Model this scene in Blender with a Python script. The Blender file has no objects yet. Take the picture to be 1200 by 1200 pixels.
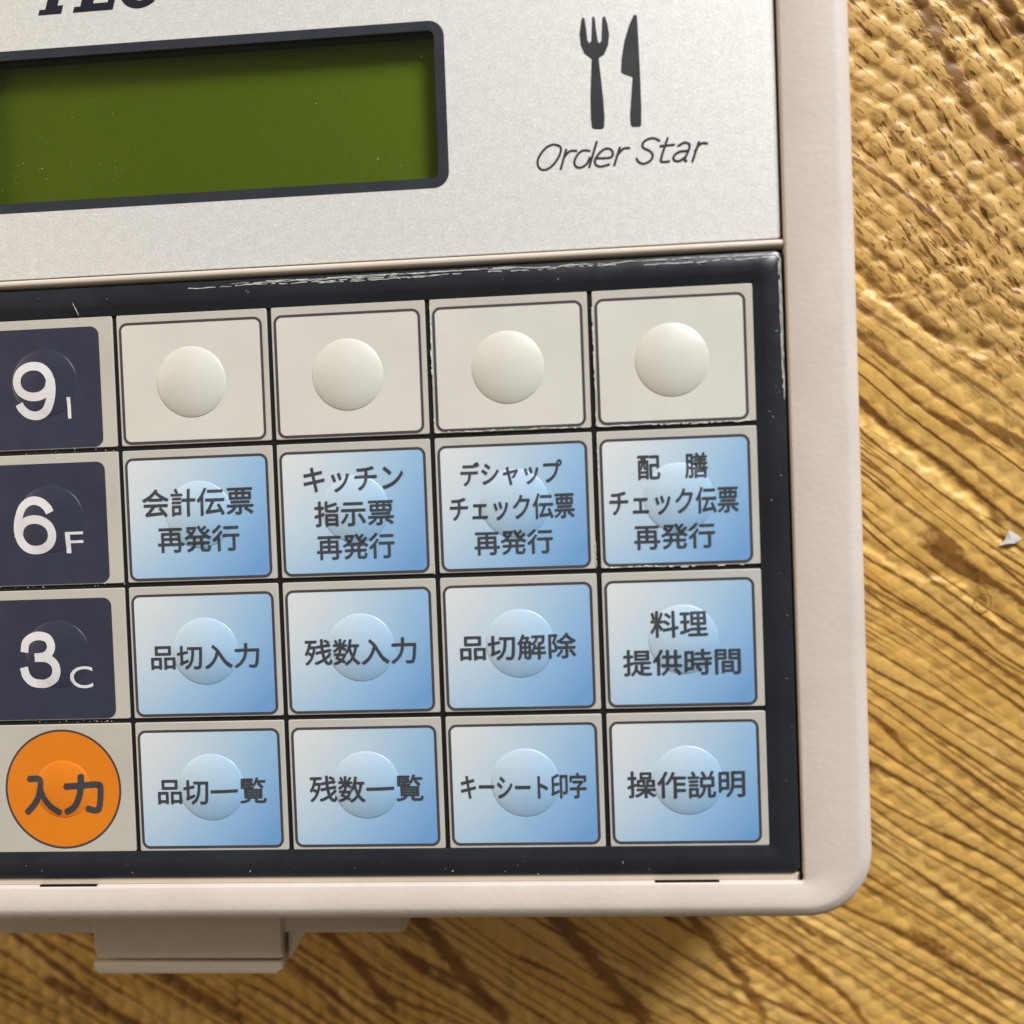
import bpy, bmesh, math, random
import numpy as np
from mathutils import Matrix, Vector

random.seed(7)
rng = np.random.default_rng(11)
S = 0.001                      # everything below is written in millimetres
scene = bpy.context.scene
COL = scene.collection

# ------------------------------------------------------------------ the table plane
# coordinates are those of the terminal's face (x right, y up the face, z out of it);
# the wedge-shaped case tips that face 9 degrees, G lays the table level
SLOPE = 0.158
Z0 = -13.75
def ztable(x, y):
    return Z0 + SLOPE * y
TILT = math.atan(SLOPE)
G = Matrix.Rotation(-TILT, 4, 'X') @ Matrix.Translation((0, 0, -Z0 * S))

# ------------------------------------------------------------------ camera
cam_d = bpy.data.cameras.new('camera')
cam = bpy.data.objects.new('camera', cam_d)
COL.objects.link(cam)
R = Matrix(((0.9963606816, 0.0349415067, 0.0777462748),
            (-0.0369824300, 0.9990039642, 0.0249675680),
            (-0.0767964323, -0.0277519492, 0.9966604925))).to_4x4()
CAM = Vector((53.4696, -21.5389, 113.3217)) * S
cam.matrix_world = G @ Matrix.Translation(CAM) @ R
cam_d.sensor_width = 36
cam_d.lens = 36
cam_d.clip_start = 0.005
cam_d.clip_end = 20
cam_d.dof.use_dof = True
cam_d.dof.focus_distance = 0.1186
cam_d.dof.aperture_fstop = 11.5
scene.camera = cam

# ------------------------------------------------------------------ light
world = bpy.data.worlds.new('World')
scene.world = world
world.use_nodes = True
bg = world.node_tree.nodes['Background']
bg.inputs[0].default_value = (1.0, 0.87, 0.69, 1)
bg.inputs[1].default_value = 0.155

def area(name, pos, target, size, power, color):
    d = bpy.data.lights.new(name, 'AREA')
    d.shape = 'RECTANGLE'
    d.size, d.size_y = size
    d.energy = power
    d.color = color
    o = bpy.data.objects.new(name, d)
    COL.objects.link(o)
    p, t = Vector(pos) * S, Vector(target) * S
    q = (t - p).to_track_quat('-Z', 'Y').to_matrix().to_4x4()
    o.matrix_world = G @ Matrix.Translation(p) @ q
    return o
area('window_light', (560, 800, 600), (50, -20, 0), (0.42, 0.34), 22.5, (0.985, 0.99, 0.995))
area('warm_fill', (-480, 80, 200), (10, 0, 0), (0.35, 0.25), 1.3, (1.0, 0.80, 0.56))  # added warm fill from the left, standing in for reflected room light

scene.view_settings.view_transform = 'Standard'
scene.view_settings.look = 'None'
scene.view_settings.exposure = 0.0
scene.view_settings.gamma = 1.0

# ------------------------------------------------------------------ materials
def lin(r, g, b):
    f = lambda c: ((c / 255 + 0.055) / 1.055) ** 2.4 if c > 10 else c / 255 / 12.92
    return (f(r), f(g), f(b), 1)

class NT:
    def __init__(s, name):
        s.m = bpy.data.materials.new(name)
        s.m.use_nodes = True
        s.t = s.m.node_tree
        s.b = s.t.nodes['Principled BSDF']
        s.out = s.t.nodes['Material Output']
        s.co = s.n('ShaderNodeTexCoord').outputs['Object']
    def n(s, kind, **kw):
        o = s.t.nodes.new(kind)
        for k, v in kw.items():
            setattr(o, k, v)
        return o
    def link(s, a, b):
        s.t.links.new(a, b)
    def put(s, sock, v):
        if isinstance(v, bpy.types.NodeSocket):
            s.link(v, sock)
        else:
            sock.default_value = v
    def math(s, op, a, b=0.0, c=None, clamp=False):
        o = s.n('ShaderNodeMath', operation=op, use_clamp=clamp)
        s.put(o.inputs[0], a); s.put(o.inputs[1], b)
        if c is not None: s.put(o.inputs[2], c)
        return o.outputs[0]
    def noise(s, scale_mm, detail=3, rough=.5, vec=None, stretch=None):
        """noise whose features are about scale_mm across"""
        t = s.n('ShaderNodeTexNoise')
        v = vec or s.co
        mp = s.n('ShaderNodeMapping')
        k = 1 / (scale_mm * S)
        mp.inputs['Scale'].default_value = (k, k, k) if stretch is None else tuple(k * q for q in stretch)
        s.link(v, mp.inputs[0]); s.link(mp.outputs[0], t.inputs['Vector'])
        t.inputs['Scale'].default_value = 1
        t.inputs['Detail'].default_value = detail
        t.inputs['Roughness'].default_value = rough
        return t.outputs[0]
    def ramp(s, f, stops, interp='LINEAR'):
        r = s.n('ShaderNodeValToRGB')
        r.color_ramp.interpolation = interp
        e = r.color_ramp.elements
        while len(e) < len(stops): e.new(0.5)
        for el, (p, c) in zip(e, stops):
            el.position = p
            el.color = c if len(c) == 4 else (*c, 1)
        s.link(f, r.inputs[0])
        return r.outputs[0]
    def mix(s, f, a, b, blend='MIX'):
        o = s.n('ShaderNodeMix', data_type='RGBA', blend_type=blend)
        s.put(o.inputs[0], f); s.put(o.inputs[6], a); s.put(o.inputs[7], b)
        return o.outputs[2]
    def rng(s, v, a, b, c=0., d=1.):
        o = s.n('ShaderNodeMapRange')
        s.put(o.inputs[0], v)
        for i, q in enumerate((a, b, c, d)): o.inputs[i + 1].default_value = q
        return o.outputs[0]
    def bump(s, h, dist_mm, strength=1.0, normal=None):
        o = s.n('ShaderNodeBump')
        o.inputs['Strength'].default_value = strength
        o.inputs['Distance'].default_value = dist_mm * S
        s.link(h, o.inputs['Height'])
        if normal: s.link(normal, o.inputs['Normal'])
        return o.outputs[0]
    def set(s, **kw):
        for k, v in kw.items():
            s.put(s.b.inputs[k.replace('_', ' ')], v)
        return s

def plastic(name, col, rough=.45, grain=.5, bumpd=.02, var=.06, spec=.5, coat=0.):
    t = NT(name)
    big = t.noise(14, 4, .6)
    c = t.mix(t.rng(big, .35, .65, 0, 1), tuple(q * (1 - var) for q in col[:3]) + (1,), tuple(min(1, q * (1 + var)) for q in col[:3]) + (1,))
    t.set(Base_Color=c, Roughness=t.rng(t.noise(3, 4), .3, .7, rough - .05, rough + .07),
          Normal=t.bump(t.noise(grain, 3, .55), bumpd), Specular_IOR_Level=spec)
    if coat: t.set(Coat_Weight=coat, Coat_Roughness=.12)
    return t.m

M = {}
M['case'] = plastic('beige_textured_plastic', (.575, .510, .468), .50, .75, .035, .045)
M['lower_case'] = plastic('warm_grey_plastic', (.56, .48, .39), .5, .6, .02, .05)
M['black'] = plastic('glossy_black_film', (.013, .016, .022), .30, 2.2, .006, .2, .5)
M['groove'] = plastic('dark_groove_film', (.010, .010, .011), .35, 2., .004, .1, .4)
M['lcd_frame'] = plastic('blue_black_printed_border', lin(46, 50, 58), .35, 1.5, .003, .1, .4)
M['wall'] = plastic('dark_brown_recess_wall', (.010, .008, .006), .7, 1., .003, .1, .1)
M['border'] = plastic('silver_grey_key_border', (.46, .445, .41), .40, .35, .006, .05)
M['pearl'] = plastic('pearl_white_key_print', (.59, .578, .532), .36, .3, .014, .035, .5)
M['pearl_border'] = plastic('pearl_grey_key_border', (.475, .45, .40), .4, .35, .006, .05)
M['navy'] = plastic('navy_key_print', lin(50, 53, 70), .32, 1.2, .003, .08, .5)
M['orange'] = plastic('orange_key_print', (.69, .195, .012), .36, 1.2, .003, .03, .4)
M['ink'] = plastic('slate_ink', lin(60, 62, 67), .5, 1., .001, .1, .3)
M['line_ink'] = plastic('brown_grey_ink', lin(66, 62, 66), .5, 1., .001, .1, .3)
M['white_ink'] = plastic('white_ink', lin(212, 210, 212), .5, 1., .001, .04, .3)
M['print'] = plastic('black_print', lin(44, 45, 49), .42, 1., .002, .1, .4)
M['brand'] = plastic('navy_black_print', lin(30, 30, 44), .4, 1., .002, .1, .4)
M['dust'] = plastic('pale_dust', (.62, .6, .55), .6, .3, .01, .2)
M['slot'] = plastic('black_slot', (.008, .007, .006), .8, 1., .001, .1, .1)
M['torn'] = plastic('torn_paper_backing', (.55, .52, .50), .8, .4, .03, .1)

# silver pigment panel
t = NT('silver_pigment_film')
fl = t.noise(.26, 3, .8)
fl2 = t.noise(1.1, 3, .6)
f = t.math('ADD', t.math('MULTIPLY', fl, .75), t.math('MULTIPLY', fl2, .25))
c = t.ramp(f, [(.34, (.575, .567, .543)), (.50, (.66, .656, .638)), (.66, (.80, .797, .785))])
t.set(Base_Color=c, Metallic=.22, Roughness=.46, Normal=t.bump(fl, .024, .9))
M['silver'] = t.m

# satin bar between the panels
M['bar'] = plastic('satin_beige_bar', (.56, .50, .43), .28, .8, .006, .03, .6)

# blue gradient print: paler at the upper left of each key, blue at the lower right
t = NT('blue_gradient_key_print')
sep = t.n('ShaderNodeSeparateXYZ'); t.link(t.co, sep.inputs[0])
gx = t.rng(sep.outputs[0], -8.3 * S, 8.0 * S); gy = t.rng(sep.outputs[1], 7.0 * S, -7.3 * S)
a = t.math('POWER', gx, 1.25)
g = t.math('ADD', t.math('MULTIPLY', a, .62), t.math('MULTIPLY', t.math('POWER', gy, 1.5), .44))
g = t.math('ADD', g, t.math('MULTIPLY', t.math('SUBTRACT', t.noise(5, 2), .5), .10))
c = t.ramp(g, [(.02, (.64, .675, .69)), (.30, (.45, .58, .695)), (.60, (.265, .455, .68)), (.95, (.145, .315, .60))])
t.set(Base_Color=c, Roughness=.36, Normal=t.bump(t.noise(1.4, 2), .004), Coat_Weight=.5, Coat_Roughness=.32)
M['blue'] = t.m

# liquid crystal glass
t = NT('green_lcd')
c = t.mix(t.noise(.35, 3, .7), (.115, .180, .005, 1), (.160, .235, .010, 1))
t.set(Base_Color=c, Metallic=.78, Roughness=.5, Normal=t.bump(t.noise(.5, 3), .012), Specular_IOR_Level=.3)
M['lcd'] = t.m

# clear window over the display: thin sheet, mirror reflection over straight transparency
t = NT('clear_window')
tr = t.n('ShaderNodeBsdfTransparent'); gl = t.n('ShaderNodeBsdfGlossy'); mx = t.n('ShaderNodeMixShader')
tr.inputs[0].default_value = (.96, .97, .95, 1)
gl.inputs['Roughness'].default_value = .12
lw = t.n('ShaderNodeLayerWeight'); lw.inputs[0].default_value = .5
t.link(t.math('MULTIPLY_ADD', t.math('POWER', lw.outputs['Facing'], 4.0), .45, .035), mx.inputs[0]); t.link(tr.outputs[0], mx.inputs[1]); t.link(gl.outputs[0], mx.inputs[2])
t.link(mx.outputs[0], t.out.inputs['Surface'])
M['window'] = t.m

# lifted edge of the clear adhesive film
t = NT('clear_film_edge')
t.set(Base_Color=(.82, .82, .78, 1), Roughness=.15, Alpha=.75, Specular_IOR_Level=.9)
M['film'] = t.m

# wood-print vinyl
t = NT('wood_print_vinyl')
ga = t.n('ShaderNodeAttribute', attribute_name='grain').outputs['Vector']       # (across, along, region) in mm * S
sp = t.n('ShaderNodeSeparateXYZ'); t.link(ga, sp.inputs[0])
U, V, REG = sp.outputs
cb = t.n('ShaderNodeCombineXYZ'); t.link(U, cb.inputs[0]); t.link(V, cb.inputs[1]); gv = cb.outputs[0]
def gn(su, sv, detail=2, rough=.5, off=0):
    tx = t.n('ShaderNodeTexNoise'); mp = t.n('ShaderNodeMapping')
    mp.inputs['Scale'].default_value = (1 / (su * S), 1 / (sv * S), 1)
    mp.inputs['Location'].default_value = (off, off * 1.7, off)
    t.link(gv, mp.inputs[0]); t.link(mp.outputs[0], tx.inputs['Vector'])
    tx.inputs['Scale'].default_value = 1; tx.inputs['Detail'].default_value = detail; tx.inputs['Roughness'].default_value = rough
    return tx.outputs[0]
wob = gn(7, 60, 2)
jit = gn(.8, 1.5, 3, .7, 9)
ph = t.math('ADD', t.math('MULTIPLY', U, 1 / (2.1 * S)), t.math('MULTIPLY', wob, 5.0))
ph = t.math('ADD', ph, t.math('MULTIPLY', jit, .22))
fr1 = t.math('ABSOLUTE', t.math('SUBTRACT', t.math('FRACT', ph), .5))            # 0 in the middle of a line
wid = t.rng(gn(3.5, 34, 2, .5, 4), .32, .66, .05, .14)
line = t.rng(t.math('SUBTRACT', fr1, wid), -.03, .06, 1, 0)
# a second, finer family of lines
ph2 = t.math('ADD', t.math('MULTIPLY', U, 1 / (1.05 * S)), t.math('MULTIPLY', gn(6, 45, 2, .5, 14), 7.0))
ph2 = t.math('ADD', ph2, t.math('MULTIPLY', jit, .5))
fr2 = t.math('ABSOLUTE', t.math('SUBTRACT', t.math('FRACT', ph2), .5))
wid2 = t.rng(gn(4, 14, 2, .5, 21), .45, .68, -.08, .20)
line2 = t.rng(t.math('SUBTRACT', fr2, wid2), -.04, .08, .85, 0)
# short printed dashes, strongest in the knotty corner
dn = gn(.42, 1.5, 2, .5, 31)
dash = t.rng(dn, .575, .62, 0, 1)
dmask = t.math('MULTIPLY', REG, t.rng(gn(7, 16, 2, .5, 37), .42, .55))
dash = t.math('MULTIPLY', dash, dmask)
U3 = t.math('ADD', t.math('MULTIPLY', U, .972), t.math('MULTIPLY', V, .235))
V3 = t.math('SUBTRACT', t.math('MULTIPLY', V, .972), t.math('MULTIPLY', U, .235))
cb3 = t.n('ShaderNodeCombineXYZ'); t.link(U3, cb3.inputs[0]); t.link(V3, cb3.inputs[1])
def g3(su, sv, detail=2, rough=.5, off=0):
    tx = t.n('ShaderNodeTexNoise'); mp = t.n('ShaderNodeMapping')
    mp.inputs['Scale'].default_value = (1 / (su * S), 1 / (sv * S), 1); mp.inputs['Location'].default_value = (off, off * 1.3, off)
    t.link(cb3.outputs[0], mp.inputs[0]); t.link(mp.outputs[0], tx.inputs['Vector'])
    tx.inputs['Scale'].default_value = 1; tx.inputs['Detail'].default_value = detail; tx.inputs['Roughness'].default_value = rough
    return tx.outputs[0]
ph3 = t.math('ADD', t.math('MULTIPLY', U3, 1 / (1.05 * S)), t.math('ADD', t.math('MULTIPLY', g3(6, 20, 2, .5, 3), 3.0), t.math('MULTIPLY', g3(.9, 1.2, 2, .6, 5), .5)))
f3 = t.math('ABSOLUTE', t.math('SUBTRACT', t.math('FRACT', ph3), .5))
w3 = t.math('ADD', t.rng(g3(.9, 1.7, 1, .5, 13), .40, .66, -.12, .17), t.rng(g3(6, 9, 2, .5, 19), .35, .65, -.08, .07))
dash3 = t.math('MULTIPLY', t.rng(t.math('SUBTRACT', f3, w3), -.04, .06, 1, 0), REG)
brk = t.rng(gn(.6, 2.2, 2, .6, 41), .40, .50)                                    # lines break up there
l1 = t.math('MULTIPLY', line, t.math('SUBTRACT', 1, t.math('MULTIPLY', REG, t.math('SUBTRACT', 1.0, t.math('MULTIPLY', brk, .55)))))
l2 = t.math('MULTIPLY', line2, t.math('SUBTRACT', 1, t.math('MULTIPLY', REG, .6)))
STR = t.n('ShaderNodeAttribute', attribute_name='streak').outputs['Fac']
sn = t.math('ADD', STR, t.math('MULTIPLY', t.math('SUBTRACT', gn(.5, 4.5, 4, .75, 51), .5), 2.4))
streak = t.math('MULTIPLY', t.rng(sn, .50, .66, 0, .95), t.rng(STR, .05, .2))
dark = t.math('MAXIMUM', t.math('MAXIMUM', l1, l2), t.math('MAXIMUM', t.math('MAXIMUM', dash, dash3), streak), clamp=True)
base = t.ramp(gn(5, 30, 4, .6, 61), [(.3, (.63, .350, .078)), (.5, (.71, .425, .112)), (.72, (.78, .51, .17))])
base = t.mix(t.math('MULTIPLY', REG, .55), base, (.68, .435, .155, 1))
base = t.mix(t.rng(gn(.5, .9, 3, .7, 71), .45, .75, 0, .35), base, (.55, .285, .055, 1))
col = t.mix(t.math('MULTIPLY', dark, .94), base, t.mix(t.rng(gn(2, 9, 3, .6, 81), .35, .65), (.125, .045, .005, 1), (.25, .105, .013, 1)))
fine = t.math('ADD', t.noise(.28, 3, .6), t.math('MULTIPLY', dark, -.12))
t.set(Base_Color=col, Roughness=t.rng(t.noise(1.2, 3), .3, .7, .42, .60), Normal=t.bump(fine, .025, .8), Specular_IOR_Level=.45)
M['vinyl'] = t.m

# ------------------------------------------------------------------ mesh helpers
def make(name, verts, faces, mat, parent=None, smooth=False, loc=(0, 0, 0)):
    me = bpy.data.meshes.new(name)
    me.from_pydata([(x * S, y * S, z * S) for x, y, z in verts], [], faces)
    me.update()
    bm = bmesh.new(); bm.from_mesh(me)
    bmesh.ops.recalc_face_normals(bm, faces=bm.faces)
    bm.to_mesh(me); bm.free()
    if smooth:
        for p in me.polygons: p.use_smooth = True
    if mat: me.materials.append(mat)
    return link(name, me, parent, loc)

def link(name, me, parent=None, loc=(0, 0, 0)):
    o = bpy.data.objects.new(name, me)
    COL.objects.link(o)
    if parent is not None:
        o.parent = parent
        o.location = Vector(loc) * S
    else:
        o.matrix_world = G @ Matrix.Translation(Vector(loc) * S)
    return o

def rr(x0, y0, x1, y1, r, n=8):
    """rounded rectangle, counter-clockwise, (n+1)*4 points; r may be a 4-tuple (bl, br, tr, tl)"""
    rs = r if isinstance(r, tuple) else (r,) * 4
    P = []
    for (cx, cy, a0, q) in ((x0, y0, 180, rs[0]), (x1, y0, 270, rs[1]), (x1, y1, 0, rs[2]), (x0, y1, 90, rs[3])):
        ccx = cx + (q if cx == x0 else -q); ccy = cy + (q if cy == y0 else -q)
        for i in range(n + 1):
            a = math.radians(a0 + 90 * i / n)
            P.append((ccx + q * math.cos(a), ccy + q * math.sin(a)))
    return P

def rri(x0, y0, x1, y1, r, ins, n=8):
    rs = r if isinstance(r, tuple) else (r,) * 4
    return rr(x0 + ins, y0 + ins, x1 - ins, y1 - ins, tuple(max(.02, q - ins) for q in rs), n)

def loft(loops, cap0=False, cap1=False, closed=False):
    """loops: list of lists of 3D points of equal count"""
    n = len(loops[0]); V = [p for l in loops for p in l]; F = []
    k = len(loops)
    for a in range(k if closed else k - 1):
        b = (a + 1) % k
        for i in range(n):
            j = (i + 1) % n
            F.append((a * n + i, a * n + j, b * n + j, b * n + i))
    if cap0: F.append(tuple(range(n - 1, -1, -1)))
    if cap1: F.append(tuple((k - 1) * n + i for i in range(n)))
    return V, F

def at(loop, z):
    return [(x, y, z(x, y) if callable(z) else z) for x, y in loop]

def slab(name, rect, r, z0, z1, bev, mat, parent=None, loc=(0, 0, 0), segs=3, n=6):
    """rounded plate with a rounded upper edge"""
    L = [at(rri(*rect, r, 0, n), z0), at(rri(*rect, r, 0, n), z1 - bev)]
    for i in range(1, segs + 1):
        a = math.pi / 2 * i / segs
        L.append(at(rri(*rect, r, bev * (1 - math.cos(a)), n), z1 - bev + bev * math.sin(a)))
    V, F = loft(L, True, True)
    o = make(name, V, F, mat, parent, True, loc)
    autosmooth(o)
    flat_caps(o)
    return o

def autosmooth(o, deg=50):
    me = o.data
    bm = bmesh.new(); bm.from_mesh(me)
    for e in bm.edges:
        if len(e.link_faces) == 2 and e.calc_face_angle(0) > math.radians(deg):
            e.smooth = False
    for f in bm.faces: f.smooth = True
    bm.to_mesh(me); bm.free()

def flat_caps(o):
    bm = bmesh.new(); bm.from_mesh(o.data)
    for f in bm.faces:
        if len(f.verts) > 4:
            f.smooth = False
            for e in f.edges: e.smooth = False
    bm.to_mesh(o.data); bm.free()

def prism(name, poly, z0, z1, mat, parent=None, loc=(0, 0, 0), bev=0.0):
    c = (sum(p[0] for p in poly) / len(poly), sum(p[1] for p in poly) / len(poly))
    L = [at(poly, z0), at(poly, z1 - bev)]
    if bev:
        n = len(poly); ins = []
        for i in range(n):
            a, b, d = Vector(poly[i - 1]), Vector(poly[i]), Vector(poly[(i + 1) % n])
            e1 = (b - a).normalized(); e2 = (d - b).normalized()
            m = Vector((-(e1.y + e2.y), e1.x + e2.x)); m.normalize()
            ins.append((b.x + m.x * bev, b.y + m.y * bev))
        L.append(at(ins, z1))
    V, F = loft(L, True, True)
    o = make(name, V, F, mat, parent, False, loc)
    autosmooth(o, 35)
    return o

def smooth_line(pts, k=6):
    P = [Vector(p) for p in pts]
    if len(P) < 3: return P
    out = []
    for i in range(len(P) - 1):
        p0 = P[max(0, i - 1)]; p1 = P[i]; p2 = P[i + 1]; p3 = P[min(len(P) - 1, i + 2)]
        for j in range(k):
            s = j / k
            out.append(.5 * ((2 * p1) + (p2 - p0) * s + (2 * p0 - 5 * p1 + 4 * p2 - p3) * s * s + (3 * p1 - p0 - 3 * p2 + p3) * s ** 3))
    out.append(P[-1])
    return out

def ribbon(strokes, w, z, smooth=True, cap=False):
    V, F = [], []
    for k, s in enumerate(strokes):
        P = smooth_line(s) if smooth else [Vector(p) for p in s]
        b = len(V)
        for i, p in enumerate(P):
            a = P[max(0, i - 1)]; c = P[min(len(P) - 1, i + 1)]
            d = (c - a).normalized(); nrm = Vector((-d.y, d.x)) * w / 2
            q = p - d * w * .3 if i == 0 else (p + d * w * .3 if i == len(P) - 1 else p)
            V += [(q.x + nrm.x, q.y + nrm.y, z + k * .0015), (q.x - nrm.x, q.y - nrm.y, z + k * .0015)]
        for i in range(len(P) - 1):
            F.append((b + 2 * i, b + 2 * i + 1, b + 2 * i + 3, b + 2 * i + 2))
        if cap:
            for p in (P[0], P[-1]):
                b = len(V)
                V += [(p.x + w / 2 * math.cos(q * math.pi / 7), p.y + w / 2 * math.sin(q * math.pi / 7), z + .012 + k * .0015) for q in range(14)]
                F.append(tuple(range(b, b + 14)))
    return V, F

def text_mesh(s, offset=0.0, shear=0.0):
    cu = bpy.data.curves.new('lettering', 'FONT')
    cu.body = s; cu.size = 1; cu.offset = offset; cu.resolution_u = 4; cu.shear = shear
    ob = bpy.data.objects.new('lettering', cu)
    COL.objects.link(ob)
    dg = bpy.context.evaluated_depsgraph_get()
    me = bpy.data.meshes.new_from_object(ob.evaluated_get(dg))
    bpy.data.objects.remove(ob); bpy.data.curves.remove(cu)
    return me

def dome_z(x, y, R, H, dx=0, dy=0):
    x -= dx; y -= dy
    q = (x * x + y * y) / (R * R)
    return 0 if q >= 1 else H * (1 - q) ** .85

def legend(name, s, cx, cy, w, h, mat, parent, R, H, dx, dy, z=.065, offset=0.0):
    """text fitted to a w x h box centred on cx, cy (key coordinates), draped over the key's dome"""
    me = text_mesh(s)
    bm = bmesh.new(); bm.from_mesh(me)
    w -= 2 * offset; h -= 2 * offset
    xs = [v.co.x for v in bm.verts]; ys = [v.co.y for v in bm.verts]
    x0, x1, y0, y1 = min(xs), max(xs), min(ys), max(ys)
    for v in bm.verts:
        v.co = Vector((cx + ((v.co.x - x0) / (x1 - x0) - .5) * w, cy + ((v.co.y - y0) / (y1 - y0) - .5) * h, 0))
    for k in range(1, int(w / .5)):
        bmesh.ops.bisect_plane(bm, geom=bm.verts[:] + bm.edges[:] + bm.faces[:], dist=1e-6, plane_co=(cx - w / 2 + k * .5 + .013, 0, 0), plane_no=(1, 0, 0))
    for k in range(1, int(h / .5) + 1):
        bmesh.ops.bisect_plane(bm, geom=bm.verts[:] + bm.edges[:] + bm.faces[:], dist=1e-6, plane_co=(0, cy - h / 2 + k * .5 + .007, 0), plane_no=(0, 1, 0))
    if offset:                                   # heavier strokes: the outline laid down again, a hair apart, like thick ink
        g = bm.verts[:] + bm.edges[:] + bm.faces[:]
        for k in range(6):
            d = bmesh.ops.duplicate(bm, geom=g)['geom']
            for v in d:
                if isinstance(v, bmesh.types.BMVert):
                    v.co += Vector((offset * math.cos(math.pi * k / 3), offset * math.sin(math.pi * k / 3), .003 * (k + 1)))
    for v in bm.verts:
        v.co.z += z + dome_z(v.co.x, v.co.y, R, H, dx, dy)
        v.co *= S
    bm.to_mesh(me); bm.free()
    me.materials.clear(); me.materials.append(mat)
    me.name = name
    return link(name, me, parent)

D9 = [[(370, 582), (352, 642), (306, 680), (248, 691), (190, 678), (143, 640), (126, 582), (143, 524), (190, 486), (248, 474), (306, 486), (350, 528), (372, 590),
       (374, 650), (362, 712), (336, 775), (295, 812), (245, 824), (190, 808), (150, 770), (140, 752)]]
D6 = [[(497 - x, 1299 - y) for x, y in D9[0]]]
D3 = [[(86, 1082), (92, 1056), (116, 1038), (145, 1033), (176, 1042), (189, 1068), (182, 1092), (162, 1106), (134, 1110)],
      [(134, 1110), (172, 1113), (197, 1131), (204, 1158), (193, 1186), (166, 1202), (142, 1205), (110, 1199), (88, 1178), (81, 1154)]]
NY = [[(295, 480), (368, 478), (394, 502), (388, 572), (362, 655), (318, 728), (262, 788)], [(390, 565), (420, 655), (480, 738), (553, 793)]]
LI_ = [[(642, 548), (780, 546), (908, 542), (938, 560), (936, 660), (918, 765), (880, 785), (822, 770)], [(770, 465), (768, 560), (745, 662), (700, 745), (634, 788)]]
DIG = {'入力': (NY + LI_, (245, 440, 962, 812), .72), '9': (D9, (97, 447, 400, 852), .98), '6': (D6, (97, 447, 400, 852), .98), '3': (D3, (67, 1018, 219, 1220), .98)}
def digit(name, s, cx, cy, w, h, mat, parent, R, H, dx, dy, z=.065):
    st, (x0, y0, x1, y1), wd = DIG[s]
    st = [[(cx + ((x - x0) / (x1 - x0) - .5) * w, cy - ((y - y0) / (y1 - y0) - .5) * h) for x, y in q] for q in st]
    V, F = ribbon(st, wd, z, cap=(s == '入力'))
    V = [(x, y, zz + dome_z(x, y, R, H, dx, dy) + .0) for x, y, zz in V]
    return make(name, V, F, mat, parent)

# ------------------------------------------------------------------ the table's vinyl sheet
def axis(lo, hi, step, far):
    a = np.arange(lo, hi + step / 2, step)
    out = []; d = step * 2; x = hi
    while x < far: x += d; out.append(x); d *= 1.35
    inn = []; d = step * 2; x = lo
    while x > -far: x -= d; inn.append(x); d *= 1.35
    return np.array(inn[::-1] + list(a) + out)
xs = axis(-42, 124, .25, 420); ys = axis(-112, 58, .25, 420)
X, Y = np.meshgrid(xs, ys)

def lownoise(seed, cell):
    r = np.random.default_rng(seed); g = r.standard_normal((64, 64))
    fx = (X / cell) % 63; fy = (Y / cell) % 63
    ix = fx.astype(int); iy = fy.astype(int); tx = fx - ix; ty = fy - iy
    tx = tx * tx * (3 - 2 * tx); ty = ty * ty * (3 - 2 * ty)
    return (g[iy, ix] * (1 - tx) * (1 - ty) + g[iy, ix + 1] * tx * (1 - ty) + g[iy + 1, ix] * (1 - tx) * ty + g[iy + 1, ix + 1] * tx * ty)

corner = 1 / (1 + np.exp(-(Y - 2.5 + .9 * (X - 87)) / 2.6)) * np.where(Y > -40, 1, 0)            # 1 in the knotty upper right
ang = np.radians(-36 - 7 * corner + 3 * np.clip((-50 - Y) / 30, 0, 1))
# along / across grain; angle varies slowly, so keep one direction and bend the coordinate
A0 = math.radians(-35)
along = X * math.cos(A0) + Y * math.sin(A0)
across = -X * math.sin(A0) + Y * math.cos(A0)
across = across + .085 * (along - 80) / (1 + np.exp(-(Y + 38) / 9.0)) + .5 * lownoise(3, 24) + .12 * lownoise(4, 7)
# embossing: staggered rows of domes that run with the grain
PU, PV = 2.55, 2.8
def emboss(u, v, jit, seed):
    r = np.random.default_rng(seed); J = r.uniform(-jit, jit, (256, 256, 2)); HH = r.uniform(.55, 1.1, (256, 256))
    best = np.zeros_like(u)
    iu = np.floor(u / PU).astype(int)
    for du in (-1, 0, 1):
        ru = iu + du
        off = (ru % 2) * .5
        iv = np.floor(v / PV - off).astype(int)
        for dv in (-1, 0, 1):
            rv = iv + dv
            j = J[ru % 256, rv % 256]; hh = HH[ru % 256, rv % 256]
            cu = (ru + .5 + j[..., 0]) * PU; cv = (rv + .5 + off + j[..., 1]) * PV
            d2 = ((u - cu) / 1.10) ** 2 + ((v - cv) / 1.20) ** 2
            best = np.maximum(best, hh * np.sqrt(np.clip(1 - d2, 0, 1)) ** .8)
    return best
eu = across + .25 * lownoise(8, 5); ev = along + .3 * lownoise(9, 5)
E_ = emboss(eu, ev, .13, 5)
Hh = E_ * (.15 + .18 * corner + .05 * (Y < -60))
Hh = Hh + .07 * lownoise(12, 9) + .012 * lownoise(13, 1.6)

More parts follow.
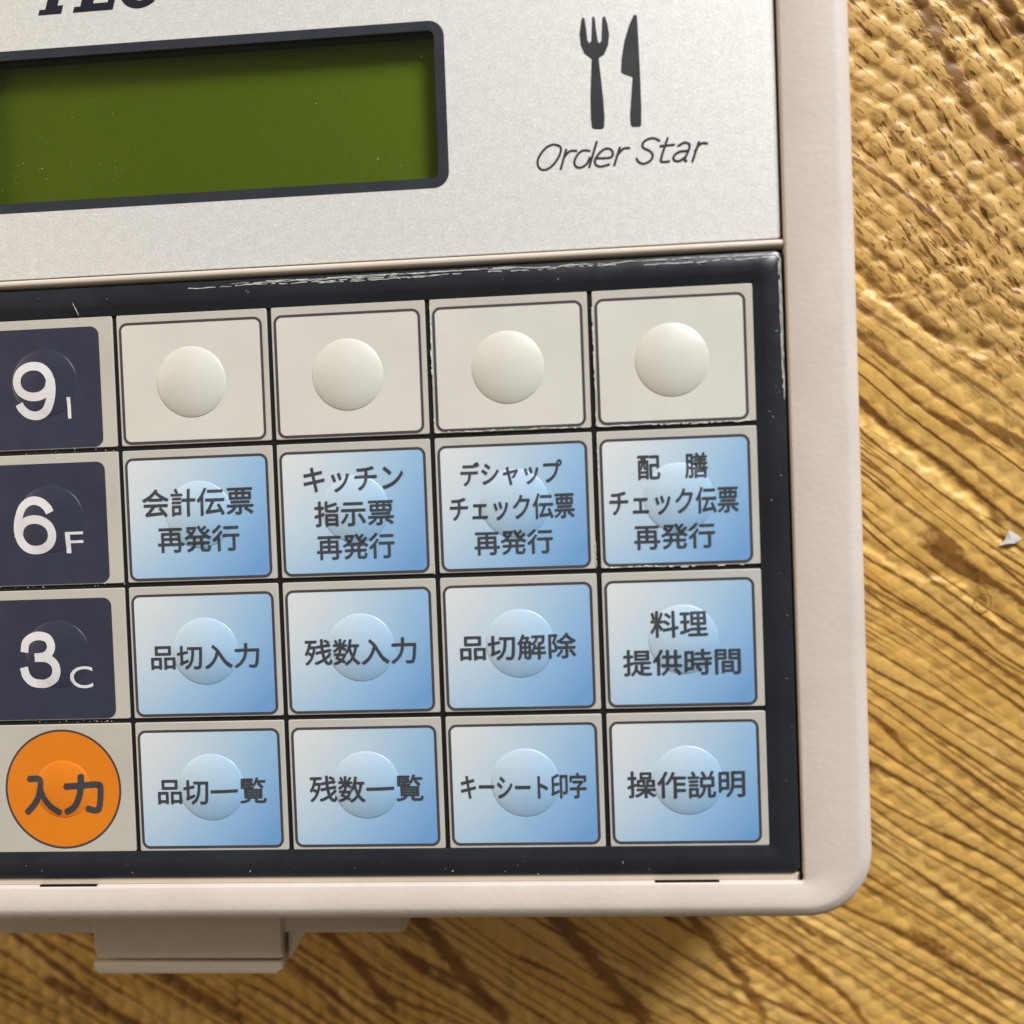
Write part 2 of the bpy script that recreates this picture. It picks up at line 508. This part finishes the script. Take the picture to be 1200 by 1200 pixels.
def pline(pts):
    """signed distance to a polyline and position 0..1 along it"""
    best = np.full(X.shape, 1e9); sd = np.zeros(X.shape); pos = np.zeros(X.shape)
    L = [math.dist(a, b) for a, b in zip(pts, pts[1:])]; T = sum(L); acc = 0
    for (a, b), l in zip(zip(pts, pts[1:]), L):
        dx, dy = b[0] - a[0], b[1] - a[1]
        tt = np.clip(((X - a[0]) * dx + (Y - a[1]) * dy) / (l * l), 0, 1)
        px, py = X - a[0] - tt * dx, Y - a[1] - tt * dy
        d = np.hypot(px, py)
        m = d < best
        best = np.where(m, d, best); sd = np.where(m, np.sign(dx * py - dy * px) * d, sd); pos = np.where(m, (acc + tt * l) / T, pos)
        acc += l
    return sd, pos
creases = [([(85.5, 3.4), (87.5, .8), (91, -2.2), (95, -5.2), (98.5, -6.6), (104, -9)], .75, .9),
           ([(84, -12), (88.5, -15.3), (92, -18.6), (95.5, -20.6), (98.6, -24), (101.6, -26.5), (104, -30.6), (108, -33.5)], .8, 1.0),
           ([(84, -28.5), (88, -31), (91.5, -34), (94.5, -34.9), (99.0, -35.6), (101.5, -38.2), (106, -42.5)], .6, .9),
           ([(93, 34), (97.5, 30.5), (101, 27), (104, 24), (108, 21.5)], .9, .8),
           ([(74, -73), (76, -78), (80, -83), (86, -86)], -.5, 1.2)]
for pts, amp, w in creases:
    sd, pos = pline(pts)
    fade = np.clip(np.minimum(pos, 1 - pos) * 9, 0, 1)
    sd = sd + .30 * lownoise(31, 1.3) + .08 * lownoise(32, .45)
    Hh = Hh + .52 * amp * fade * ((.40 + .22 * lownoise(33, 1.1)) * np.exp(-((sd + .35) / .28) ** 2) - .85 * np.exp(-((sd - .5) / w) ** 2) - .25 * np.exp(-((sd - 1.8) / (2 * w)) ** 2))
streaks = [([(91, 36), (95, 29), (99, 21), (104, 15), (110, 9)], 1.0), ([(99, 38), (104, 29), (108, 26)], 1.1),
           ([(84, 17), (90, 13), (96, 8), (100, 4)], .35), ([(97, 12), (101, 7), (104, 4)], .4),
           ([(22, -76), (29, -84), (35, -93), (40, -99)], 1.5), ([(43, -77), (50, -86), (57, -95), (60, -99)], 1.6),
           ([(-26, -80), (-12, -89), (2, -99)], 1.3), ([(8, -76), (16, -86), (24, -97)], 1.1),
           ([(62, -77), (67, -84), (72, -91), (76, -99)], 1.0), ([(-30, -90), (-18, -97), (-8, -104)], 1.2)]
ST = np.zeros(X.shape)
for pts, w in streaks:
    sd, pos = pline(pts)
    ST = np.maximum(ST, np.exp(-(sd / w) ** 2) * np.clip(np.minimum(pos, 1 - pos) * 10, 0, 1))

Zt = Z0 + SLOPE * Y + Hh - .75
# the sheet stays flat under the terminal
under = (X > -36) & (X < 80) & (Y > -68) & (Y < 52)
Zt = np.where(under, Z0 + SLOPE * Y - .35 + .0 * Hh, Zt)
ny, nx = X.shape
me = bpy.data.meshes.new('table_surface')
co = np.stack([X, Y, Zt], -1).reshape(-1, 3) * S
idx = np.arange(nx * ny).reshape(ny, nx)
q = np.stack([idx[:-1, :-1], idx[:-1, 1:], idx[1:, 1:], idx[1:, :-1]], -1).reshape(-1, 4)
me.vertices.add(len(co)); me.vertices.foreach_set('co', co.ravel())
me.loops.add(q.size); me.loops.foreach_set('vertex_index', q.ravel().astype(np.int32))
me.polygons.add(len(q)); me.polygons.foreach_set('loop_start', np.arange(0, q.size, 4, dtype=np.int32))
me.polygons.foreach_set('loop_total', np.full(len(q), 4, dtype=np.int32))
me.update(calc_edges=True)
me.polygons.foreach_set('use_smooth', np.ones(len(q), dtype=bool))
at_ = me.attributes.new('grain', 'FLOAT_VECTOR', 'POINT')
at_.data.foreach_set('vector', np.stack([across * S, along * S, corner], -1).astype(np.float32).ravel())
as_ = me.attributes.new('streak', 'FLOAT', 'POINT')
as_.data.foreach_set('value', ST.astype(np.float32).ravel())
me.materials.append(M['vinyl'])
table = link('table_surface', me)
table['kind'] = 'structure'

def zt(x, y):
    i = int(np.argmin(abs(xs - x))); j = int(np.argmin(abs(ys - y)))
    return float(Zt[j, i])

def flake(pts, h):
    """small torn tongue of the sheet's pale backing, curled up at its tip"""
    n = len(pts); cx = sum(p[0] for p in pts) / n; cy = sum(p[1] for p in pts) / n
    zb = zt(cx, cy) + .25
    V = [(x, y, zb + h * i / n) for i, (x, y) in enumerate(pts)] + [(x, y, zb - .15 + h * i / n) for i, (x, y) in enumerate(pts)]
    V += [(cx, cy, zb + h * .7), (cx, cy, zb + h * .7 - .15)]
    F = []
    for i in range(n):
        j = (i + 1) % n
        F += [(i, j, 2 * n), (j + n, i + n, 2 * n + 1), (i, i + n, j + n, j)]
    return make('torn_backing', V, F, M['torn'], None, False)
fk = flake([(104.2, -31.3), (104.9, -30.6), (105.4, -29.3), (105.9, -29.6), (106.5, -30.0), (106.9, -30.4), (106.0, -31.0), (105.0, -31.0)], .5)
mw = fk.matrix_world.copy(); fk.parent = table; fk.matrix_parent_inverse = Matrix.Identity(4); fk.location = (0, 0, 0); fk.rotation_euler = (0, 0, 0)

# ------------------------------------------------------------------ the terminal
root = bpy.data.objects.new('order_terminal', None)
COL.objects.link(root)
root.empty_display_size = .02
root.matrix_world = G
root['label'] = 'beige handheld restaurant order terminal with green display and grid of printed keys'
root['category'] = 'order terminal'

XL, XR, YB, YT = -38.0, 82.8, -70.1, 54.0          # outer edge of the upper case
IX0, IX1, IY0, IY1 = -30.3, 75.1, -65.75, 46.0     # opening in it
OUT = (XL, YB, XR, YT)
N = 14
Lp = [at(rri(IX0, IY0, IX1, IY1, .35, 0, N), -2.0), at(rri(IX0, IY0, IX1, IY1, .35, 0, N), .45),
      at(rri(IX0, IY0, IX1, IY1, .35, -.09, N), .68), at(rri(IX0, IY0, IX1, IY1, .35, -.28, N), .80),
      at(rri(*OUT, 7.4, 2.2, N), .92), at(rri(*OUT, 7.4, 1.75, N), .96), at(rri(*OUT, 7.4, 1.45, N), .90),
      at(rri(*OUT, 7.4, .75, N), .52), at(rri(*OUT, 7.4, .30, N), .10), at(rri(*OUT, 7.4, .06, N), -.6),
      at(rri(*OUT, 7.4, 0, N), -1.4), at(rri(*OUT, 7.4, .1, N), -3.6), at(rri(*OUT, 7.4, .5, N), -4.4),
      at(rri(*OUT, 7.4, 1.4, N), -4.6)]
V, F = loft(Lp, False, False)
o = make('upper_case', V, F, M['case'], root, True); autosmooth(o, 60)

Lp = [at(rri(*OUT, 7.4, 1.2, N), -3.0), at(rri(*OUT, 7.4, 1.2, N), -4.9),
      at(rri(*OUT, 7.4, 1.3, N), lambda x, y: ztable(x, y) + .9),
      at(rri(*OUT, 7.4, 2.2, N), lambda x, y: ztable(x, y) + .05)]
V, F = loft(Lp, True, True)
o = make('lower_case', V, F, M['lower_case'], root, True); autosmooth(o, 60)

# end ledge of the lower case, below the upper case's front edge
V, F = loft([at(rri(-34, -75.05, 29.4, -68.8, (2.5, .9, .3, .3), 0), -13.0), at(rri(-34, -75.05, 29.4, -68.8, (2.5, .9, .3, .3), 0), -8.0),
             at(rri(-34, -75.05, 29.4, -68.8, (2.5, .9, .3, .3), .25), -7.5), at(rri(-34, -75.05, 29.4, -68.8, (2.5, .9, .3, .3), .8), -7.25)], True, True)
o = make('front_ledge', V, F, M['lower_case'], root, True); autosmooth(o, 50)

# latch: a sloping tongue with a stepped lip
def latch_loop(ins, z0, z1, x0=-9.5, x1=14.0):
    return None
prof = [(-69.5, -6.0), (-72.5, -6.9), (-73.8, -6.93), (-75.4, -6.85), (-76.6, -6.9), (-77.7, -7.05), (-77.95, -7.5), (-78.1, -8.3), (-78.35, -8.3), (-78.45, -7.5), (-78.6, -7.2), (-79.3, -7.3), (-79.9, -7.6), (-80.25, -8.3), (-80.3, -10.6)]
V, F = [], []
def lx(y):
    k = max(0, (-70.5 - y) / 9.8)
    l = -9.75 + .35 * min(1, k * 1.3); r = 14.4 - .25 * k
    if y < -78.3: l = -9.95; r = 13.9
    if y < -79.3: e = (-79.3 - y); l += e * .7; r -= e * .9
    return l, r
for (y, z) in prof:
    l, r = lx(y)
    V += [(l, y, -11.2), (l, y, z - .35), (l + .25, y, z), (r - .25, y, z), (r, y, z - .35), (r, y, -11.2)]
for i in range(len(prof) - 1):
    for j in range(6):
        k = (j + 1) % 6
        F.append((6 * i + j, 6 * i + k, 6 * (i + 1) + k, 6 * (i + 1) + j))
F += [(5, 4, 3, 2, 1, 0), tuple(6 * (len(prof) - 1) + i for i in range(6))]
latch = make('latch', V, F, M['lower_case'], root, True); autosmooth(latch, 35)
latch['label'] = 'stepped latch tongue at the front edge'
prism('latch_guide', [(14.75, -78.0), (14.95, -78.1), (16.95, -74.9), (16.95, -72), (14.75, -72)], -10.2, -7.5, M['lower_case'], root, bev=.15)

# inner ledge at the front of the opening, with its dark slots
slab('inner_ledge', (-30.2, -65.72, 75.0, -65.02), .05, -1.6, .12, .05, M['lower_case'], root, n=2)
for a, b in ((-11.7, -4.9), (59.0, 66.0)):
    prism('slot', [(a, -65.88), (b, -65.88), (b, -65.64), (a, -65.64)], .3, .62, M['slot'], root)
prism('slot', [(74.75, -65.8), (75.12, -65.8), (75.12, -65.0), (74.75, -65.0)], .05, .4, M['slot'], root)

# silver panel with the window opening for the display
PX0, PX1, PY0, PY1 = -30.1, 74.80, 4.20, 45.8
LO = (-17.2, 11.75, 39.05, 30.1)
LI = (-16.0, 12.88, 37.92, 29.05)
V, F = loft([at(rri(PX0, PY0, PX1, PY1, .25, 0), -1.5), at(rri(PX0, PY0, PX1, PY1, .25, 0), -.05), at(rri(PX0, PY0, PX1, PY1, .25, .06), .02),
             at(rri(*LO, 1.75, 0), .02), at(rri(*LO, 1.75, 0), -1.5)])
o = make('silver_panel', V, F, M['silver'], root, True); autosmooth(o, 30)
V, F = loft([at(rri(*LO, 1.75, .004), -.6), at(rri(*LO, 1.75, .004), .03), at(rri(*LI, .7, 0), .03), at(rri(*LI, .7, 0), -.1)])
bez = make('display_border', V, F, M['lcd_frame'], root, True); autosmooth(bez, 30)
V, F = loft([at(rri(*LI, .7, -.05), -.1), at(rri(*LI, .7, -.05), -2.7)])
make('recess_wall', V, F, M['wall'], bez, True)
slab('display', (LI[0] - 1, LI[1] - 1, LI[2] + 1, LI[3] + 1), .3, -3.3, -2.3, .02, M['lcd'], root, n=2)
slab('display_window', (LI[0] - .04, LI[1] - .04, LI[2] + .04, LI[3] + .04), .7, -.35, -.02, .01, M['window'], root, n=4)

# satin bar between the panels
bl = []
for x, sx in ((-30.15, 0), (75.05, 0)):
    bl.append([(x, 3.15 + .0, -1.2), (x, 3.18, -.05), (x, 3.27, .22), (x, 3.45, .40), (x, 3.68, .44), (x, 3.9, .34), (x, 4.04, .12), (x, 4.08, -.05), (x, 4.08, -1.2)])
V, F = loft([list(l) for l in bl], True, True)
o = make('divider_bar', V, F, M['bar'], root, True); autosmooth(o, 60)
slab('divider_gap', (-30.2, 2.6, 75.05, 4.3), .05, -1.9, -1.0, .02, M['groove'], root, n=1)

# black frame of the keypad: flat outer band, shallow slope down to the keys
KX0, KX1, KY0, KY1 = -18.25, 71.62, -61.95, -.50
fr_out = (-30.15, -65.0, 74.86, 2.82)
V, F = loft([at(rri(*fr_out, .9, 0), -1.2), at(rri(*fr_out, .9, 0), .22), at(rri(*fr_out, .9, .12), .34),
             at(rri(KX0, KY0, KX1, KY1, .25, -1.35), .36), at(rri(KX0, KY0, KX1, KY1, .25, -1.0), .30), at(rri(KX0, KY0, KX1, KY1, .25, -.55), .10),
             at(rri(KX0, KY0, KX1, KY1, .25, -.12), .05), at(rri(KX0, KY0, KX1, KY1, .25, 0), -.02), at(rri(KX0, KY0, KX1, KY1, .25, 0), -.6)])
o = make('keypad_frame', V, F, M['black'], root, True); autosmooth(o, 50)
slab('keypad_base', (-18.8, -62.5, 72.2, .1), .2, -1.2, -.22, .02, M['groove'], root, n=2)

# ------------------------------------------------------------------ keys
CW, RH = 18.0, 15.617
def cell(c, r):
    x0 = (c - 1) * CW; x1 = c * CW; y1 = -r * RH; y0 = -(r + 1) * RH
    if c == 4: x1 = KX1 + .3
    if r == 0: y1 = KY1 + .3
    if r == 3: y0 = KY0 - .3
    return x0 + .27, y0 + .27, x1 - .27, y1 - .27

LEG = {
 (1,1): [('会計伝票',8.86,-21.96,12.95,3.20),('再発行',8.80,-26.14,9.53,3.01)],
 (2,1): [('キッチン',26.91,-20.02,11.38,2.87),('指示票',26.84,-23.85,9.05,2.88),('再発行',26.88,-27.60,8.86,2.88)],
 (3,1): [('デシャップ',44.70,-20.02,11.30,2.74),('チェック伝票',44.65,-23.81,13.87,2.84),('再発行',44.70,-27.70,8.75,2.75)],
 (4,1): [('配　膳',62.44,-19.95,7.60,2.80),('チェック伝票',62.45,-23.78,14.00,2.90),('再発行',62.42,-27.63,8.81,2.81)],
 (1,2): [('品切入力',8.93,-39.60,12.70,2.83)],
 (2,2): [('残数入力',26.93,-39.46,12.79,2.99)],
 (3,2): [('品切解除',44.74,-39.37,12.96,2.86)],
 (4,2): [('料理',62.57,-37.27,6.22,2.92),('提供時間',62.75,-41.51,12.83,2.93)],
 (1,3): [('品切一覧',9.03,-55.06,12.74,2.95)],
 (2,3): [('残数一覧',26.97,-55.02,13.03,3.02)],
 (3,3): [('キーシート印字',44.78,-55.03,14.06,2.88)],
 (4,3): [('操作説明',62.78,-55.05,12.87,3.04)],
 (0,3): [('入力',-8.54,-55.17,9.34,4.59)],
 (0,0): [('9',-9.69,-8.61,5.09,6.55),('I',-5.72,-10.68,0.40,2.43)],
 (0,1): [('6',-10.41,-23.98,5.11,6.59),('F',-5.82,-26.10,2.03,2.45)],
 (0,2): [('3',-10.58,-39.53,4.92,6.54),('C',-5.77,-41.67,2.65,2.56)],
}
WORDS = {0: 'pearl white blank key', 1: 'blue gradient key'}

def dome_mesh(R_, H_, mat, fine=False):
    rings, seg = 14, 48
    V = [(0, 0, H_ + .022)]; F = []
    for i in range(1, rings + 1):
        q = math.sin(i / rings * math.pi / 2)
        z = dome_z(q * R_ * .9999, 0, R_, H_) + .022 if i < rings else -.05
        for j in range(seg):
            a = 2 * math.pi * j / seg
            V.append((q * R_ * math.cos(a), q * R_ * math.sin(a), z))
    for j in range(seg):
        F.append((0, 1 + j, 1 + (j + 1) % seg))
    for i in range(rings - 1):
        for j in range(seg):
            a = 1 + i * seg + j; b = 1 + i * seg + (j + 1) % seg
            F.append((a, a + seg, b + seg, b))
    me = bpy.data.meshes.new('dome')
    me.from_pydata([(x * S, y * S, z * S) for x, y, z in V], [], F)
    for p in me.polygons: p.use_smooth = True
    me.materials.append(mat)
    return me

DOMES = {'white': (4.05, .66), 'blue': (3.85, .45), 'navy': (3.9, .34), 'orange': (3.35, .36)}
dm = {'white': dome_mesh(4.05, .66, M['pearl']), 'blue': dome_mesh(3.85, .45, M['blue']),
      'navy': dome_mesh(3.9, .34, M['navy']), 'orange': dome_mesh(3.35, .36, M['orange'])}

def ring(name, rect, r, w, z, mat, parent):
    V, F = loft([at(rri(*rect, r, 0), z), at(rri(*rect, r, w), z)])
    return make(name, V, F, mat, parent)

for r in range(4):
    for c in range(5):
        x0, y0, x1, y1 = cell(c, r)
        cx, cy = c * CW - 9.0, -(r + .5) * RH - .0
        kind = 'white' if (r == 0 and c) else 'blue' if c else ('orange' if r == 3 else 'navy')
        rect = (x0 - cx, y0 - cy, x1 - cx, y1 - cy)
        key = slab('key', rect, .18, -.5, 0.0, .07, M['pearl_border'] if kind != 'blue' else M['border'], root, (cx, cy, 0), n=3)
        txt = [l[0] for l in LEG.get((c, r), [])]
        if kind == 'white':
            key['label'] = 'blank pearl white key with raised dome'
        elif kind == 'blue':
            key['label'] = 'blue gradient key printed ' + ' '.join(txt).replace('　', '')
        elif kind == 'navy':
            key['label'] = 'navy key with white digit ' + txt[0] + ' and small letter ' + txt[1]
        else:
            key['label'] = 'pale key with orange disc printed 入力'
        Rd, Hd = DOMES[kind]
        dx, dy = (0, 0)
        if kind in ('white', 'blue'):
            fx0, fx1 = -CW / 2 + .52, CW / 2 - .80
            fy1 = RH / 2 - 1.12; fy0 = -RH / 2 + .42
            if c == 4: fx1 = KX1 - cx - .75
            if r == 3: fy0 = KY0 - cy + .25
            if r == 0: fy1 = min(fy1, KY1 - cy - .85)
            fr_ = (fx0, fy0, fx1, fy1)
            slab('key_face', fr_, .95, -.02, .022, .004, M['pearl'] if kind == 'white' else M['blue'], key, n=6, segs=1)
            ring('key_outline', fr_, .95, .31, .030, M['line_ink'], key)
        elif kind == 'navy':
            fr_ = (x0 - cx - 1.5, y0 - cy + .10, -1.88 - cx, y1 - cy - 1.05)
            fr_ = (max(fr_[0], x0 - cx + .1),) + fr_[1:]
            slab('key_face', fr_, 1.0, -.02, .022, .004, M['navy'], key, n=6, segs=1)
        else:
            disc = [(6.95 * math.cos(a), 6.95 * math.sin(a)) for a in [2 * math.pi * i / 72 for i in range(72)]]
            inn = [(x * .965, y * .965) for x, y in disc]
            ox, oy = .35, .03
            V, F = loft([at([(x + ox, y + oy) for x, y in disc], -.02), at([(x + ox, y + oy) for x, y in disc], .022)], True, True)
            make('key_face', V, F, M['orange'], key)
            V, F = loft([at([(x + ox, y + oy) for x, y in disc], .03), at([(x + ox, y + oy) for x, y in inn], .03)])
            make('key_outline', V, F, M['line_ink'], key)
        d = link('dome', dm[kind], key)
        if kind == 'navy': d.location = Vector((.45, 0.1, 0)) * S; dx, dy = .45, .1
        if kind == 'orange': d.location = Vector((.35, .03, 0)) * S; dx, dy = .35, .03
        if kind == 'white': d.location = Vector((-.25, -.55, 0)) * S
        for (s, lx_, ly_, w, h) in LEG.get((c, r), []):
            mt = M['white_ink'] if kind == 'navy' else M['ink']
            off = .045 if kind == 'blue' else (.20 if kind == 'orange' else 0)
            if s in DIG:
                digit('legend', s, lx_ - cx, ly_ - cy, w, h, mt, key, Rd, Hd, dx, dy)
                continue
            lo = legend('legend', s, lx_ - cx, ly_ - cy, w, h, mt, key, Rd, Hd, dx, dy, offset=off)

# ------------------------------------------------------------------ prints on the silver panel
fork = [(54.39, 29.23), (54.21, 29.02), (53.94, 27.44), (54.03, 26.25), (54.42, 25.29), (55.17, 24.68), (54.89, 20.61), (54.86, 18.24), (54.94, 17.3), (55.16, 17.1), (56.09, 17.05), (56.27, 17.27), (56.35, 18.15), (56.29, 20.18), (55.93, 24.73), (56.54, 25.06), (57.0, 26.04), (57.16, 27.21), (57.0, 28.4), (56.77, 29.12), (56.6, 29.19), (56.47, 28.94), (56.39, 27.94), (56.29, 26.56), (56.07, 26.34), (55.91, 26.52), (55.78, 27.64), (55.66, 29.09), (55.5, 29.27), (55.36, 29.11), (55.27, 27.68), (55.18, 26.57), (54.97, 26.42), (54.79, 26.67), (54.67, 28.06), (54.54, 29.12)]
knife = [(60.12, 29.14), (59.86, 29.07), (59.35, 28.06), (58.79, 26.42), (58.42, 24.59), (58.29, 23.09), (58.5, 22.87), (59.53, 22.41), (59.28, 19.98), (59.11, 18.31), (59.16, 17.29), (59.35, 17.08), (60.13, 17.03), (60.29, 17.22), (60.36, 18.9), (60.35, 22.61), (60.3, 25.98), (60.23, 28.84)]
def printed(name, poly, mat, z=.045):
    return make(name, *loft([at(poly, .01), at(poly, z)], True, True), mat, root)
printed('fork_emblem', fork, M['print']); printed('knife_emblem', knife, M['print'])
strokes = [[(51.17, 15.59), (50.58, 15.71), (49.88, 15.42), (49.25, 14.77), (48.88, 14.03), (48.98, 13.34), (49.45, 13.02), (50.14, 13.19), (50.85, 13.82), (51.36, 14.64), (51.47, 15.32), (51.17, 15.59)], [(52.04, 15.06), (51.39, 13.02)], [(51.76, 14.19), (52.17, 14.68), (52.6, 14.91), (53.15, 14.87)], [(54.57, 14.78), (53.88, 14.86), (53.27, 14.44), (52.9, 13.7), (53.06, 13.18), (53.56, 13.03), (54.22, 13.36), (54.59, 14.02)], [(55.4, 15.7), (54.5, 13.04)], [(55.3, 13.94), (56.15, 13.89), (56.92, 13.96), (57.11, 14.46), (56.78, 14.87), (56.19, 14.85), (55.57, 14.38), (55.16, 13.73), (55.24, 13.22), (55.78, 13.01), (56.64, 13.18)], [(57.89, 14.92), (57.23, 13.09)], [(57.57, 14.09), (58.05, 14.62), (58.43, 14.83), (58.9, 14.82)], [(62.17, 15.41), (61.64, 15.7), (60.97, 15.66), (60.41, 15.27), (60.43, 14.76), (61.09, 14.38), (61.42, 13.94), (61.19, 13.36), (60.45, 13.03), (59.87, 13.27), (59.68, 13.62)], [(63.07, 15.61), (62.33, 13.54), (62.4, 13.12), (63.16, 13.12)], [(62.29, 14.81), (63.73, 14.89)], [(64.23, 14.74), (64.91, 15.04), (65.4, 14.79), (65.3, 14.2), (64.85, 13.22), (65.01, 13.04)], [(65.22, 14.13), (64.29, 14.07), (63.68, 13.63), (63.72, 13.21), (64.26, 13.09), (64.91, 13.47)], [(66.42, 14.98), (65.68, 13.0)], [(66.0, 14.08), (66.41, 14.64), (66.83, 14.87), (67.3, 14.8)]]
V, F = ribbon(strokes, .26, .04, cap=True)
o = make('script_lettering', V, F, M['print'], root)
o['label'] = 'thin slanted lettering reading Order Star'

def slant(poly, k=.30, y0=33.85):
    return [(x + (y - y0) * k, y) for x, y in poly]
hT = 38.1
T_ = slant([(-7.19, 33.85), (-4.48, 33.87), (-4.48, 34.80), (-5.15, 34.80), (-5.15, hT - .9), (-4.1, hT - .9), (-4.1, hT - 1.9), (-3.3, hT - 1.9), (-3.3, hT), (-8.4, hT), (-8.4, hT - 1.9), (-7.6, hT - 1.9), (-7.6, hT - .9), (-6.5, hT - .9), (-6.5, 34.45), (-7.19, 34.45)])
E_l = slant([(-3.11, 33.87), (1.55, 33.89), (1.55, 35.6), (.75, 35.6), (.75, 34.75), (-.95, 34.75), (-.95, 35.6), (-.2, 35.6), (-.2, 36.4), (-.95, 36.4), (-.95, hT - .85), (.75, hT - .85), (.75, hT - 1.7), (1.55, hT - 1.7), (1.55, hT), (-3.11, hT), (-3.11, hT - .6), (-2.4, hT - .6), (-2.4, 34.5), (-3.11, 34.5)])
cc = []
for i in range(25):
    a = math.radians(42 + 276 * i / 24); cc.append((4.55 + 2.45 * math.cos(a), 35.98 + 2.18 * math.sin(a)))
for i in range(25):
    a = math.radians(318 - 276 * i / 24); cc.append((4.65 + 1.25 * math.cos(a), 35.98 + 1.30 * math.sin(a)))
C_l = slant(cc, .2, 33.85)
for p in (T_, E_l, C_l):
    printed('brand_letter', p, M['brand'])

# ------------------------------------------------------------------ lifted film edges, dust, scratches
def crooked(name, runs, rad, mat, label=None):
    V, F = [], []
    for (x0, y0, x1, y1, z, jit, step, keep) in runs:
        L = math.hypot(x1 - x0, y1 - y0); n = max(2, int(L / step))
        pts = []; j = 0; on = True
        nx_, ny_ = -(y1 - y0) / L, (x1 - x0) / L
        for i in range(n + 1):
            j = .75 * j + random.gauss(0, jit * .55)
            pts.append((x0 + (x1 - x0) * i / n + nx_ * j, y0 + (y1 - y0) * i / n + ny_ * j, z + random.uniform(-.01, .03), rad * random.uniform(.35, 1.5), random.random() < keep))
        for a, b in zip(pts, pts[1:]):
            if not a[4]: continue
            s = len(V)
            for p in (a, b):
                for q in range(5):
                    th = 2 * math.pi * q / 5
                    V.append((p[0] + nx_ * p[3] * math.cos(th), p[1] + ny_ * p[3] * math.cos(th), p[2] + p[3] * .8 * math.sin(th)))
            for q in range(5):
                F.append((s + q, s + (q + 1) % 5, s + 5 + (q + 1) % 5, s + 5 + q))
    o = make(name, V, F, mat, root, True)
    if label: o['label'] = label
    return o
crooked('film_edge', [(14, 2.35, 74.1, 2.45, .37, .07, .5, .93), (9, 2.1, 40, 2.1, .37, .05, .45, .75), (24, 1.9, 36, 1.95, .37, .06, .4, .9), (18, 2.45, 46, 2.5, .37, .04, .5, .9), (60, 1.95, 73.5, 2.1, .37, .07, .4, .8),
                      (43, 2.15, 57, 2.2, .37, .06, .5, .7), (74.15, 2.45, 74.62, 1.9, .36, .02, .2, 1),
                      (74.62, 1.9, 74.66, -13.2, .36, .015, .6, 1), (74.45, 1.7, 74.55, -12, .37, .012, .5, .9)], .052, M['film'],
        'clear lifted edge of the keypad film, broken and shiny')
crooked('film_edge', [(36.35, -1.2, 36.3, -8.8, .03, .04, .3, .9), (36.4, -8.6, 36.4, -15.2, .03, .04, .4, .5), (36.6, -15.25, 53.6, -15.3, .03, .05, .3, .7),
                      (54.6, -15.3, 71.3, -15.25, .03, .06, .3, .75), (54.25, -1, 54.3, -15.2, .03, .03, .4, .55),
                      (54.3, -16.2, 54.35, -22, .03, .05, .4, .55), (54.7, -30.9, 62, -30.95, .03, .05, .3, .6), (35.6, -29.2, 35.7, -31, .03, .04, .2, .8),
                      (53.7, -28, 53.8, -31, .03, .04, .3, .6), (61, -31, 71, -31, .03, .04, .4, .25)], .055, M['film'],
        'clear film edge round the keys at the right')

def specks(name, n, boxes, smin, smax, mat):
    V, F = [], []
    for _ in range(n):
        x0, y0, x1, y1, z = random.choice(boxes)
        x, y = random.uniform(x0, x1), random.uniform(y0, y1); s = random.uniform(smin, smax) * random.choice((1, 1, .6)); a = random.uniform(0, math.pi)
        e = random.choice((1, 1.3, 2.5))
        b = len(V)
        for k in range(5):
            th = 2 * math.pi * k / 5 + random.uniform(-.3, .3)
            px, py = s * e * math.cos(th), s * math.sin(th)
            V.append((x + px * math.cos(a) - py * math.sin(a), y + px * math.sin(a) + py * math.cos(a), z))
        V.append((x, y, z + s * .7))
        for k in range(5): F.append((b + k, b + (k + 1) % 5, b + 5))
    o = make(name, V, F, mat, root)
    o['kind'] = 'stuff'
    return o
specks('dust', 95, [(-12, .9, 74, 2.6, .37), (-14, -64.9, 74, -63.2, .37), (72.9, -60, 74.4, 0, .37), (-16, -31.2, 0, -30.9, 0.02),
                    (-13, -46.9, 0, -46.7, .02), (-13, -16, 0, -15.4, .02)], .02, .065, M['dust'])
specks('window_dust', 60, [(-12, 14, 6, 27, -.015), (-12, 14, 37, 28, -.015), (-13, 14, 2, 18, -.015)], .015, .045, M['dust'])
fib = []
for i in range(22):
    a = i / 21 * 2.2 * math.pi
    fib.append((102.6 + 1.0 * math.cos(a + .6) * (1 + .15 * math.sin(3 * a)), -38.5 + 1.15 * math.sin(a + .6), 0))
fib = [(x, y, zt(x, y) + .28 + .12 * math.sin(i * .7)) for i, (x, y, z) in enumerate([(101.9, -34.7, 0), (102.3, -36.1, 0)] + fib)]
V, F = [], []
for i, p in enumerate(fib):
    a, b = Vector(fib[max(0, i - 1)]), Vector(fib[min(len(fib) - 1, i + 1)]); d = (b - a).normalized(); n1 = d.cross(Vector((0, 0, 1))).normalized(); n2 = d.cross(n1)
    for k in range(6):
        q = Vector(p) + .055 * (n1 * math.cos(k * math.pi / 3) + n2 * math.sin(k * math.pi / 3)); V.append(tuple(q))
for i in range(len(fib) - 1):
    for k in range(6): F.append((6 * i + k, 6 * i + (k + 1) % 6, 6 * i + 6 + (k + 1) % 6, 6 * i + 6 + k))
M['fibre'] = plastic('brown_fibre', (.22, .13, .06), .5, .5, .002, .2)
o = make('fibre', V, F, M['fibre'], None, True)
o['label'] = 'tiny curled brown fibre lying on the wood-print table surface'
o['category'] = 'fibre'
crooked('scratch', [(-4.6, 1.2, -3.9, -.3, .37, .02, .4, 1)], .03, M['dust'])
